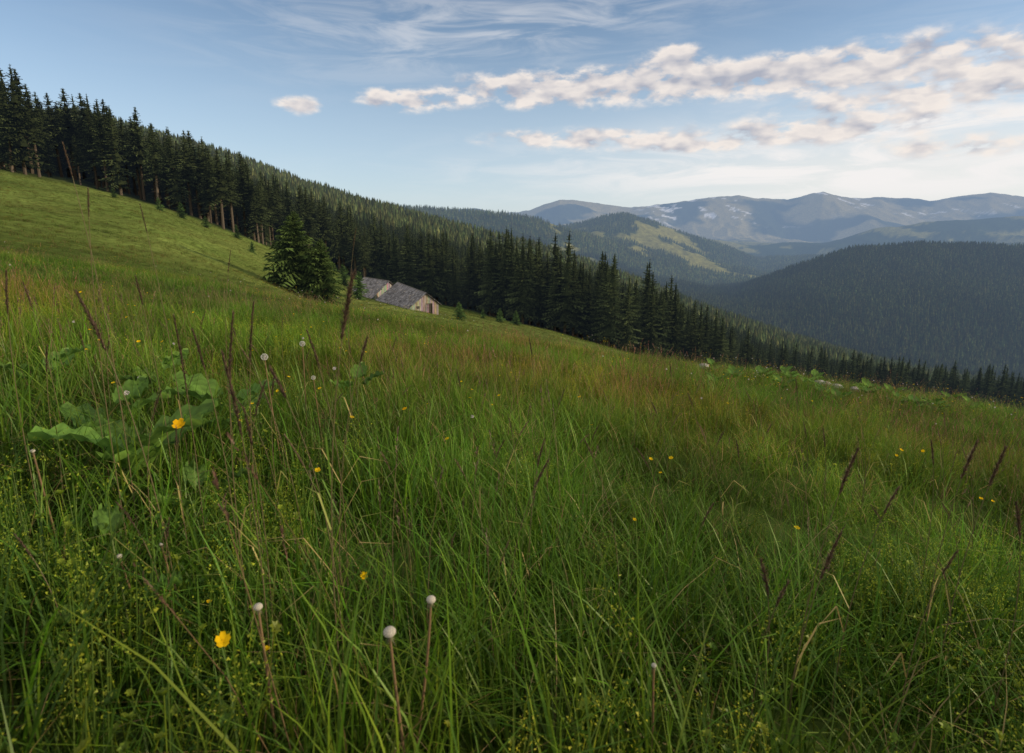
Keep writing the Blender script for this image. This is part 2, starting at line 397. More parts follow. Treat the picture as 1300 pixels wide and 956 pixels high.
s=s*np.interp(a,[-45,-40,-25,-6,0,16,20,24,45],[1.08,1.05,.95,1.05,1.30,1.28,1.12,.95,.9])
s=s*np.where(q-ed<30,1.0,.82)
rot=np.stack([rng.normal(0,.02,n),rng.normal(0,.02,n),rng.uniform(0,6.28,n)],1)
scatter("spruce_forest",cn,np.stack([x,y,z-.2],1),rot,np.stack([s*rng.uniform(.85,1.2,n),s*rng.uniform(.85,1.2,n),s],1),idx_)
print("near trees",n)
farm=[farspruce(200+i,23,4.2).arrays() for i in range(6)]
X=[];S=[];TM=[]
for r0,r1,sp in ((480,1350,6.4),(1350,3300,9.5),(3300,7400,17)):
    x,y,a,q=wedge(r0,r1,50,sp)
    k=visible(x,y,24)&(q>480)
    bald_=(bald_litf(x,y,q,a)>.52)&(q>3000)
    k&=~bald_
    k&=~((q>3000)&(rng.random(len(q))<.15))
    x,y=x[k],y[k]; X.append(np.stack([x,y,ground(x,y)-1],1)); S.append(rng.uniform(.6,1.2,len(x))*(1.0 if sp<7 else 1.12 if sp<12 else 1.3))
    TM.append(np.full(len(x),1.05 if sp<7 else .58 if sp<12 else 1.0))  # middle band darker: the right hill's shade is painted into the tree tint
    print("far",r0,len(x))
P=np.concatenate(X); s=np.concatenate(S); n=len(P)
rot=np.stack([0*s,0*s,rng.uniform(0,6.28,n)],1)
tt=rng.uniform(.6,1.4,n)*(.6+.8*fbm(P[:,0]/160,P[:,1]/160,19,3))*np.concatenate(TM)
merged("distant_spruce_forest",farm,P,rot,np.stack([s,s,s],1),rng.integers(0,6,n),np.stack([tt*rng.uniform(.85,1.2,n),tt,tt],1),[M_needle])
def place(u,y):
    s=(u-650)/736.; x=s*y; return x,y,gz(x,y)
hero=spruce(900,11.2,4.4,.02,46,12,5,(.055,.088,.024))
x,y,z=place(374,75); add("spruce_tree",hero,loc=(x,y,z-.2))
h2=spruce(901,8.6,3.4,.02,38,10,5,(.055,.088,.024))
x,y,z=place(404,76); add("spruce_tree",h2,loc=(x,y,z-.2),rot=(0,.03,1))
yg=[spruce(920+i,3.6,1.2,.0,20,8,3,(.06,.11,.03)) for i in range(3)]
for kk,(u,yy,sc) in enumerate([(581,112,1.05),(634,150,1.1),(612,155,.8),(452,118,1.7),(432,150,1.6),(205,140,.9),(232,142,1.1),(262,138,.8),(300,146,1.0),(318,120,.7),(655,160,1.2),(150,142,.7),(398,96,.6)]):
    x,y,z=place(u,yy); o=add("young_spruce",yg[kk%3],loc=(x,y,z-.1),rot=(0,0,kk)); o.scale=(sc*random.uniform(.9,1.3),sc,sc)
# ---------------------------------------------------------------- grass
def gcolr(r,pal):
    a_=r.choice(pal); b_=r.choice(pal); t=r.random(); k=.7+.6*r.random()
    return [ (a_[i]*(1-t)+b_[i]*t)*k for i in range(3)]
GREEN=[(.078,.190,.012),(.105,.225,.014),(.060,.150,.016),(.14,.235,.020),(.085,.170,.020)]
FRESH=[(.12,.26,.014),(.095,.235,.012),(.17,.275,.020)]
STRAW=[(.40,.31,.13),(.32,.25,.09),(.27,.21,.08)]
BROWN=[(.20,.13,.085),(.25,.17,.11),(.15,.10,.075)]
LIME=[(.19,.28,.020),(.24,.31,.022),(.14,.25,.018)]
def blade(m,r,x,y,h,w,lean,a,c,segs=4,curl=1.0):
    dx,dy=cos(a),sin(a); wa=a+pi/2+r.uniform(-.6,.6); wx_,wy_=cos(wa),sin(wa)
    prev=None
    for k in range(segs+1):
        s=k/segs; b=lean*h*(s**2)*curl; zz=h*(s-.30*lean*s**3)
        ww=w*(1-s)**.6*(.7+.6*min(1,s*3)) if k<segs else 0
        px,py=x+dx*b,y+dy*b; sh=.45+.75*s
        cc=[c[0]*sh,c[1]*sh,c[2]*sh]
        if k<segs:
            cur=(m.v((px-wx_*ww/2,py-wy_*ww/2,zz),cc),m.v((px+wx_*ww/2,py+wy_*ww/2,zz),cc))
            if prev: m.f([prev[0],prev[1],cur[1],cur[0]])
            prev=cur
        else:
            t=m.v((px,py,zz),cc); m.f([prev[0],prev[1],t])
def head(m,r,base,d,L,rad,c,n=40):
    d=np.array(d,float); d/=np.linalg.norm(d); h=np.array([1,0,0]) if abs(d[0])<.8 else np.array([0,1,0])
    e1=np.cross(d,h);e1/=np.linalg.norm(e1);e2=np.cross(d,e1)
    for i in range(n):
        s=r.random(); a=r.random()*2*pi; rr=rad*math.sin(pi*min(1,max(.08,s*.92+.06)))**.6*r.uniform(.4,1.15)
        p=np.array(base)+d*L*s; o=e1*cos(a)+e2*sin(a); t=p+o*rr+d*rad*r.uniform(.8,2.0); sd=np.cross(o,d)*rad*.22
        k=.6+.9*r.random(); cc=[c[0]*k,c[1]*k,c[2]*k]
        m.f([m.v(p-sd,cc),m.v(p+sd,cc),m.v(t+sd*.6,cc),m.v(t-sd*.6,cc)])
def clump(seed,n,rad,h0,h1,w,pal,straw=.04,lean=.6,stems=0,stemh=(.5,.8),segs=4,hn=20):
    r=random.Random(seed); m=MB()
    for i in range(n):
        rr=rad*math.sqrt(r.random()); a=r.random()*2*pi
        p=STRAW if r.random()<straw else pal
        h=r.uniform(h0,h1)*(1 if r.random()>.15 else 1.2)
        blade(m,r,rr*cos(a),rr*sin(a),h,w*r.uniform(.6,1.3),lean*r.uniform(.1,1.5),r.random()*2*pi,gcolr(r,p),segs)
    for i in range(stems):
        rr=rad*math.sqrt(r.random()); a=r.random()*2*pi; x,y=rr*cos(a),rr*sin(a)
        h=r.uniform(*stemh); la=r.random()*2*pi; ln=r.uniform(.03,.28)
        cst=[(.16,.17,.05),(.24,.19,.09)][i%2]
        pts=[(x+cos(la)*ln*h*s*s,y+sin(la)*ln*h*s*s,h*s) for s in (0,.35,.7,1)]
        m.tube(pts,[.0013,.0011,.0009,.0006],3,cst,0,False)
        d=np.array(pts[3])-np.array(pts[2]); L=r.uniform(.05,.10)
        head(m,r,np.array(pts[3])-d/np.linalg.norm(d)*L*.5,d,L,r.uniform(.004,.007),gcolr(r,BROWN),hn)
    return m.arrays()
def herb(seed,lime=True):
    r=random.Random(seed); m=MB()
    for i in range(16):
        a=r.random()*2*pi; rr=.12*math.sqrt(r.random()); x,y=rr*cos(a),rr*sin(a); h=r.uniform(.08,.26)
        c=gcolr(r,LIME if lime else GREEN); tx,ty=x+r.uniform(-.04,.04),y+r.uniform(-.04,.04)
        m.tube([(x,y,0),(tx,ty,h)],[.0015,.001],3,c,0,False)
        R_=r.uniform(.004,.011); tl=r.uniform(-.5,.5);tl2=r.uniform(-.5,.5)
        ce=m.v((tx,ty,h-.004),[v*.7 for v in c]); n=14
        ring=[m.v((tx+R_*(1-.42*(k%2))*cos(2*pi*k/n),ty+R_*(1-.42*(k%2))*sin(2*pi*k/n),h+tl*R_*cos(2*pi*k/n)+tl2*R_*sin(2*pi*k/n)+.3*R_),[v*(.9+.2*(k%2)) for v in c]) for k in range(n)]
        for k in range(n): m.f([ce,ring[k],ring[(k+1)%n]])
    for i in range(18): blade(m,r,r.gauss(0,.06),r.gauss(0,.06),r.uniform(.15,.36),.004,r.uniform(.2,.8),r.random()*6.28,gcolr(r,GREEN),4)
    if lime:
        for i in range(8):
            a=r.random()*2*pi; rr=.11*r.random(); x,y=rr*cos(a),rr*sin(a); h=r.uniform(.20,.38)
            m.tube([(x,y,0),(x+.02,y,h)],[.0015,.001],3,(.12,.21,.03),0,False)
            for j in range(30):
                p=np.array([x+.02,y,h])+np.array([r.gauss(0,.013),r.gauss(0,.013),r.gauss(0,.020)]); s_=.003
                c=gcolr(r,[(.38,.44,.03),(.29,.38,.03)])
                m.f([m.v(p+np.array([r.uniform(-s_,s_) for _ in range(3)]),c) for _ in range(3)])
    return m.arrays()
cl=[clump(1,46,.13,.18,.42,.0042,GREEN,.03,.6),clump(2,50,.13,.16,.38,.0034,GREEN+FRESH,.05,.8),
    clump(3,42,.12,.22,.46,.0045,FRESH+GREEN,.02,.6),clump(4,40,.14,.15,.34,.0032,GREEN,.22,1.0),
    clump(5,34,.12,.20,.40,.004,GREEN,.06,.6,stems=4,stemh=(.38,.64)),clump(6,34,.14,.18,.36,.004,GREEN,.10,.6,stems=6,stemh=(.34,.58)),
    herb(7),herb(8,False),herb(9),clump(10,60,.16,.08,.22,.004,GREEN+FRESH,.07,.8)]
clf=[clump(21,22,.13,.16,.38,.0045,GREEN,.04,.6,segs=2),clump(22,22,.13,.14,.34,.0045,GREEN+FRESH,.06,.7,segs=2),
    clump(23,22,.12,.2,.42,.005,FRESH+GREEN,.03,.5,segs=2),clump(24,20,.14,.15,.34,.0045,GREEN,.18,.9,segs=2),
    clump(25,16,.12,.18,.38,.0045,GREEN,.05,.6,stems=3,stemh=(.36,.56),segs=2,hn=9),clump(26,16,.14,.18,.36,.0045,GREEN,.10,.6,stems=4,stemh=(.34,.54),segs=2,hn=9)]
def band(r0,r1,dens,amax,smul,wmul,mode):
    x,y,a,q=wedge(r0,r1,amax,1/math.sqrt(dens))
    if mode=='far':
        k=(q<edgeq(a)-2+4*rng.random(len(a)))&visible(x,y,.8); x,y=x[k],y[k]
    n=len(x); z=ground(x,y); rr=np.hypot(x,y)
    pn=fbm(x/.8,y/.8,61,3); ps=fbm(x/3.5,y/3.5,71,3); pu=rng.random(n)
    ix=rng.integers(0,4,n)
    if mode=='n': ix=np.where(pu<.22,9,ix)
    stem_p=.05+.45*sstep(.43,.62,ps)*sstep(3,9,rr)
    if r0>30: stem_p=stem_p*.15
    ix=np.where(rng.random(n)<stem_p,rng.integers(4,6,n),ix)
    if mode=='n':
        hb=np.where(pn>.60,.6,.02)+.35*sstep(.3,1.2,x)*(1-sstep(1.6,3,x))*(1-sstep(2.0,3.5,y)); ix=np.where((rng.random(n)<hb)&(rr<12),rng.integers(6,9,n),ix)
    hs=.58+.92*fbm(x/1.6,y/1.6,81,3)
    s=rng.uniform(.8,1.2,n)*smul*hs
    t1=fbm(x/1.1,y/1.1,41,3); t2=fbm(x/6,y/6,42,3); t3=fbm(x/2.2,y/2.2,43,3)
    lum=(.25+1.30*t1)*(.80+.24*sstep(1.5,7,rr))*rng.uniform(.8,1.2,n)
    br=sstep(.42,.65,t2)*sstep(2,8,rr); yl=sstep(.5,.7,t3)
    T=np.stack([lum*(.94+.36*br+.25*yl),lum*(.98-.06*br+.02*yl),lum*(.9+.3*t2)],1)
    if r0>30: T=T*np.array([.74,.62,.9])
    P=np.stack([x,y,z-.015],1); R=np.stack([rng.normal(0,.12,n),rng.normal(0,.12,n)+.03,rng.uniform(0,6.28,n)],1)
    S=np.stack([s*wmul,s*wmul,s],1)
    print("grass",r0,n)
    return P,R,S,ix,T
bs=[band(.55,3.2,62,75,.97,1.0,'n'),band(3.2,8,33,60,.93,1.15,'n'),band(8,16,14,54,.90,1.5,'n')]
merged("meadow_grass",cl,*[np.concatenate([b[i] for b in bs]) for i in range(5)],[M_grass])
bs=[band(16,38,7.5,52,.90,2.0,'far'),band(38,210,1.6,50,.75,2.6,'far')]
merged("hillside_grass",clf,*[np.concatenate([b[i] for b in bs]) for i in range(5)],[M_grass])
# ---------------------------------------------------------------- flowers
def buttercup(m,r,x,y,h,R_,c=(.75,.50,.01),stem=True,tilt=None):
    lx,ly=r.uniform(-.12,.12)*h,r.uniform(-.12,.12)*h
    if stem: m.tube([(x,y,0),(x+lx*.3,y+ly*.3,h*.5),(x+lx,y+ly,h)],[.0014,.0012,.0010],4,(.10,.17,.03),0,False)
    tx,ty=(r.uniform(-.5,.5),r.uniform(-.6,.1)) if tilt is None else tilt
    def P(px,py,pz): return (x+lx+px,y+ly+py,h+pz+px*tx+py*-ty)
    n=5; off=r.random()
    for k in range(n):
        a=2*pi*k/n+off; w_=.62
        c1=m.v(P(0,0,0),[v*.8 for v in c]); 
        l=m.v(P(R_*.75*cos(a-w_),R_*.75*sin(a-w_),R_*.30),c); t1=m.v(P(R_*cos(a-w_*.5),R_*sin(a-w_*.5),R_*.45),c)
        t2=m.v(P(R_*cos(a+w_*.5),R_*sin(a+w_*.5),R_*.45),c); rr_=m.v(P(R_*.75*cos(a+w_),R_*.75*sin(a+w_),R_*.30),c)
        m.f([c1,l,t1,t2,rr_],1)
    for k in range(12):
        a=r.random()*6.28; d_=R_*.28*r.random(); p=np.array(P(d_*cos(a),d_*sin(a),R_*.28)); s_=R_*.09
        m.f([m.v(p+np.array([r.uniform(-s_,s_) for _ in range(3)]),(.6,.34,.01)) for _ in range(3)],1)
fl=[]
for i in range(4):
    r=random.Random(300+i); m=MB()
    for j in range([1,2,3,1][i]): buttercup(m,r,r.uniform(-.12,.12),r.uniform(-.12,.12),r.uniform(.32,.46),r.uniform(.007,.010),(.66,.46,.015))
    fl.append(m.mesh("buttercup",[M_grass,M_flower]))
r=random.Random(340); m=MB()
m.tube([(0,0,0),(0,0,.40)],[.0014,.001],4,(.12,.19,.04),0,False)
for j in range(60):
    v_=np.array([r.gauss(0,1) for _ in range(3)]); v_/=np.linalg.norm(v_); p=np.array([0,0,.405])+v_*.007; s_=.004
    m.f([m.v(p+np.array([r.uniform(-s_,s_) for _ in range(3)]),(.58,.54,.56)) for _ in range(3)],1)
fl.append(m.mesh("clover",[M_grass,M_flower]))
cfl=hidden_coll("wildflower",fl)
x,y,a,q=wedge(1.8,30,56,1/math.sqrt(3.2))
fd=fbm(x/3,y/3,85,2)+.22*sstep(3,9,x)*sstep(6,10,y)*(1-sstep(16,20,y)); k=rng.random(len(x))<np.clip((fd-.42)*2.2,0.05,1); x,y=x[k],y[k]; n=len(x)
s=rng.uniform(.9,1.25,n)*(1+.012*np.hypot(x,y)); rot=np.stack([rng.normal(0,.08,n),rng.normal(0,.08,n),rng.uniform(0,6.28,n)],1)
scatter("wildflowers",cfl,np.stack([x,y,ground(x,y)],1),rot,np.stack([s,s,s],1),np.where(rng.random(n)<.18,4,rng.integers(0,4,n)))
def world(u,v,y):
    s,t=uv2st(u,v); return s*y,y,t*y
for (u,v,y_,R_) in [(298,822,.88,.013),(473,722,1.35,.010),(222,537,2.0,.022),(406,597,2.1,.012),(328,832,1.0,.007),(273,767,1.2,.006),(181,432,3.2,.011),(218,432,3.3,.009),(96,373,3.6,.009),(510,520,3.2,.014),(838,600,3.4,.011),(1150,572,4.2,.014),(1135,577,4.3,.012),(1172,574,4.1,.013),(1240,632,3.0,.011),(1262,634,3.0,.010),(734,505,5.5,.016),(545,514,4.5,.013),(470,447,6,.014)]:
    X_,Y_,Z_=world(u,v,y_); g=gz(X_,Y_); m=MB(); r=random.Random(int(u))
    h=max(.15,Z_-g); buttercup(m,r,0,0,h,R_,(.74,.48,.01) if u not in(222,510) else (.70,.40,.01))
    add("yellow_wildflower",m.mesh("yellow_wildflower",[M_grass,M_flower]),loc=(X_,Y_,Z_-h))
def dandelion(u,v,y_,lean,R_,clock=False):
    X_,Y_,Z_=world(u,v,y_); bx=X_+lean; by=Y_+.03; g=gz(bx,by); m=MB(); r=random.Random(int(u*7))
    st=(.24,.16,.09)
    P0=np.array([bx,by,g-.02]);P2=np.array([X_,Y_,Z_]);P1=(P0*.45+P2*.55)+np.array([-lean*.25,0,.02])
    pts=[(1-s)**2*P0+2*s*(1-s)*P1+s*s*P2 for s in np.linspace(0,1,9)]
    m.tube(pts,list(np.linspace(.0032,.0022,9)),8,st,0,False)
    d=pts[-1]-pts[-2]; d/=np.linalg.norm(d); e1=np.cross(d,[1,0,0]);e1/=np.linalg.norm(e1);e2=np.cross(d,e1)
    c0=P2+d*R_*.6; nl,nn=12,20; rings=[]
    for i in range(nl+1):
        th=pi*i/nl; rings.append([m.v(c0-d*R_*.75*cos(th)+R_*sin(th)*(cos(2*pi*j/nn)*e1+sin(2*pi*j/nn)*e2)*(1+.05*((i+j)%2)),[q_*(.75+.35*((i*3+j*2)%4==0)) for q_ in ((.58,.55,.48) if i>3 else (.28,.24,.17))]) for j in range(nn)])
    for i in range(nl):
        for j in range(nn): m.f([rings[i][j],rings[i][(j+1)%nn],rings[i+1][(j+1)%nn],rings[i+1][j]],1)
    for j in range(16):
        a=2*pi*j/16+r.random()*.3; o=e1*cos(a)+e2*sin(a); sd=np.cross(o,d)*.0016; b=P2+d*R_*.1
        L_=R_*r.uniform(1.1,1.8); m.f([m.v(b-sd,(.10,.11,.05)),m.v(b+sd,(.10,.11,.05)),m.v(b+o*L_*.7-d*L_*.9,(.16,.13,.08))],0)
    if clock:
        for j in range(300):
            v_=np.array([r.gauss(0,1) for _ in range(3)]); v_/=np.linalg.norm(v_); R2=R_*2.6
            t=c0+v_*R2; w_=np.cross(v_,[.3,.5,.8]); w_/=np.linalg.norm(w_); w2=np.cross(v_,w_)
            m.f([m.v(c0+v_*R_-w_*.0002,(.5,.5,.48)),m.v(c0+v_*R_+w_*.0002,(.5,.5,.48)),m.v(t,(.7,.7,.68))],1)
            for kk in range(3):
                aa=r.random()*6.28; q_=w_*cos(aa)+w2*sin(aa); m.f([m.v(t,(.75,.75,.73)),m.v(t+q_*R_*.6+v_*R_*.15,(.75,.75,.73)),m.v(t+q_*R_*.55+v_*R_*.3,(.75,.75,.73))],1)
    add("dandelion_plant",m.mesh("dandelion_plant",[M_grass,M_flower],False))
dandelion(495,806,.86,.03,.0105); dandelion(547,764,.95,-.07,.0085); dandelion(328,773,.95,0,.0080)
dandelion(830,846,1.0,.03,.005); dandelion(42,574,1.5,.02,.006); dandelion(152,708,1.3,.03,.007)
dandelion(336,454,2.6,.04,.0055,True); dandelion(384,437,3.0,-.03,.005,True); dandelion(398,480,3.0,.03,.004,True); dandelion(205,692,1.35,.03,.005)
def foxtail(u,v,y_,lean,HL,HR,dy=.02,col_=(.105,.070,.052)):
    X_,Y_,Z_=world(u,v,y_); bx=X_+lean; by=Y_+dy; g=gz(bx,by); m=MB(); r=random.Random(int(u*13+v))
    P0=np.array([bx,by,g-.02]);P2=np.array([X_,Y_,Z_]); bend=r.uniform(.02,.07)*(1 if lean>=0 else -1)
    P1=P0*.4+P2*.6+np.array([lean*.4+bend,r.uniform(-.02,.02),.04])
    pts=[(1-s)**2*P0+2*s*(1-s)*P1+s*s*P2 for s in np.linspace(0,1,12)]
    m.tube(pts,list(np.linspace(.0017,.0007,12)),5,(.16,.13,.07),0,False)
    Ls=np.linalg.norm(P2-P0); ns=5; ss=np.linspace(1-HL/Ls,1,ns+1)
    for j in range(ns):
        A=(1-ss[j])**2*P0+2*ss[j]*(1-ss[j])*P1+ss[j]**2*P2; B=(1-ss[j+1])**2*P0+2*ss[j+1]*(1-ss[j+1])*P1+ss[j+1]**2*P2
        rr_=HR*[.65,1,1,.8,.5][j]; dd=B-A
        for _ in range(int(40*HL/.1)):
            s=r.random(); a=r.random()*6.28; d=dd/np.linalg.norm(dd); e1=np.cross(d,[0,1,0]);e1/=np.linalg.norm(e1);e2=np.cross(d,e1)
            o=e1*cos(a)+e2*sin(a); p=A+dd*s; t=p+o*rr_*r.uniform(.3,1.25)+d*HR*r.uniform(.6,1.8); sd=np.cross(o,d)*HR*.17
            k=.5+1.1*r.random(); cc=[c*k for c in col_]
            m.f([m.v(p-sd,cc),m.v(p+sd,cc),m.v(t+sd*.5,cc),m.v(t-sd*.5,cc)])
    for i in range(3):
        s=r.uniform(.15,.6); p=pts[int(s*11)]; a=r.random()*6.28
        c=gcolr(r,GREEN+STRAW); L_=r.uniform(.10,.2); o=np.array([cos(a),sin(a),0]); sd=np.array([-sin(a),cos(a),0])*.0018
        q0=(m.v(p-sd,c),m.v(p+sd,c)); p1=p+o*L_*.4+np.array([0,0,L_*.6]); q1=(m.v(p1-sd,c),m.v(p1+sd,c)); q2=m.v(p+o*L_+np.array([0,0,L_*.55]),c)
        m.f([q0[0],q0[1],q1[1],q1[0]]); m.f([q1[0],q1[1],q2])
    add("foxtail_grass",m.mesh("foxtail_grass",[M_grass]))
for A in [(448,350,1.05,-.07,.16,.009),(98,372,1.30,.13,.18,.008),(296,398,1.25,-.03,.20,.006),(322,385,1.4,-.03,.20,.006),(283,450,1.1,.02,.22,.007),
          (221,402,1.6,0,.28,.006),(345,470,1.2,.10,.09,.008),(310,520,1.2,.0,.12,.006),(466,430,1.3,-.10,.08,.006),(80,182,1.7,.04,.12,.0045),(112,240,1.6,-.04,.10,.0045),(178,260,2.2,.06,.14,.0045),
          (293,318,2.3,-.06,.12,.004),(452,290,2.6,-.05,.12,.004),(1088,572,1.25,-.08,.15,.008),(1240,562,1.5,-.03,.15,.008),(1276,570,1.4,-.06,.14,.008),(1066,680,1.1,-.06,.14,.007),
          (1140,620,1.3,-.08,.10,.006),(696,585,1.5,-.12,.12,.007),(966,712,1.1,.01,.12,.007),(1000,740,1.1,-.03,.09,.006),(905,640,1.6,-.03,.10,.006),(1182,560,1.9,.03,.12,.006),(1045,545,2.4,.04,.12,.006),(935,560,2.5,.0,.12,.006),
          (760,540,2.4,-.04,.10,.005),(640,560,2.1,-.05,.10,.005),(580,470,3.2,.03,.14,.006),(672,430,3.0,.02,.14,.006),(1010,480,4.2,.05,.16,.007),(850,460,4.5,.05,.16,.007),(60,440,2.0,-.04,.13,.006),(30,360,2.4,.05,.14,.006),(8,345,1.6,-.03,.16,.006),(172,350,2.0,.03,.14,.006),(390,420,1.5,.05,.14,.006),(245,420,1.4,.04,.14,.006),(150,640,1.2,.05,.08,.005),(20,680,1.1,.06,.08,.005),(215,660,1.2,-.01,.08,.005),(1215,700,1.2,-.05,.09,.006),(1290,640,1.3,.04,.12,.007)]:
    foxtail(*A)
rr_=random.Random(5)
for i in range(70):   # further loose seed stalks through the meadow
    y_=rr_.uniform(1.3,5.5); u=rr_.uniform(20,1290); s=(u-650)/736; X_=s*y_; hgt=rr_.uniform(.48,.78); g=gz(X_,y_)
    t=(g+hgt)/y_; v=433-FPX*(t*CP+SP)/(CP-t*SP)
    foxtail(650+FPX*s/(CP-t*SP),v,y_,rr_.uniform(-.16,.16),rr_.uniform(.06,.14),rr_.uniform(.004,.0065),.02,rr_.choice([(.19,.14,.09),(.12,.085,.06)]))
def leafplant(u,y_,n,size,seed):
    s=(u-650)/736.; X_,Y_=s*y_,y_; g=gz(X_,Y_); r=random.Random(seed); m=MB()
    for i in range(n):
        a=2*pi*i/n+r.uniform(-.4,.4); h=r.uniform(.20,.36); L_=size*r.uniform(.7,1.1); W_=L_*.45
        o=np.array([cos(a),sin(a),0]);sd=np.array([-sin(a),cos(a),0]); b=o*.10+np.array([0,0,h]); up=r.uniform(.8,1.5)
        m.tube([(0,0,0),tuple(o*.04+np.array([0,0,h*.6])),tuple(b)],[.004,.003,.003],5,(.12,.17,.05),0,False)
        nu,nv=10,8; G=[]; c=gcolr(r,[(.10,.20,.035),(.13,.23,.04),(.085,.17,.035)])
        for iu in range(nu+1):
            uu=iu/nu; wd=W_*math.sin(pi*min(1,uu*.93+.07)**.75)**.8 if uu<1 else 0.002; row=[]
            for iv in range(nv+1):
                vv=iv/nv*2-1; back=-.18*L_*abs(vv)*(1-uu)**3*1.5
                p=b+o*(uu*L_*cos(up*(1-.6*uu))+back)+sd*vv*wd+np.array([0,0,uu*L_*sin(up)*(1-.45*uu)+.10*L_*abs(vv)**1.5+.018*sin(uu*22+vv*6)*abs(vv)])
                k_=1.4 if iv==nv//2 else (.80+.35*((iu+abs(iv-nv//2))%2)); row.append(m.v(p,[x_*k_ for x_ in c]))
            G.append(row)
        for iu in range(nu):
            for iv in range(nv): m.f([G[iu][iv],G[iu+1][iv],G[iu+1][iv+1],G[iu][iv+1]])
    add("broad_leaf_plant",m.mesh("broad_leaf_plant",[M_grass],True),loc=(X_,Y_,g))
leafplant(140,2.1,5,.24,1);leafplant(262,2.8,5,.24,2);leafplant(225,1.95,3,.13,3);leafplant(90,1.25,3,.09,4);leafplant(440,4.2,4,.15,5);leafplant(30,3.3,4,.18,6);leafplant(180,3.4,4,.18,8);leafplant(110,2.5,4,.2,12)
for i in range(26):
    leafplant(random.uniform(900,1290),random.uniform(10,15.0),4,.20,50+i)
for i in range(6):
    u=[1070,1062,1085,980,1110,905][i]; yy=[15,15.5,14.5,16,15,16][i]
    s=(u-650)/736.; X_,Y_=s*yy,yy; m=MB(); r=random.Random(i); nl,nn=6,9; R_=.12; rg=[]
    for a_ in range(nl+1):
        th=pi*a_/nl; rg.append([m.v((R_*sin(th)*cos(2*pi*j/nn)*r.uniform(.8,1.2)*1.3,R_*sin(th)*sin(2*pi*j/nn)*r.uniform(.8,1.2),-R_*.7*cos(th)),(.30,.29,.27)) for j in range(nn)])
    for a_ in range(nl):
        for j in range(nn): m.f([rg[a_][j],rg[a_][(j+1)%nn],rg[a_+1][(j+1)%nn],rg[a_+1][j]])
    add("stone",m.mesh("stone",[M_stone]),loc=(X_,Y_,gz(X_,Y_)+.16))
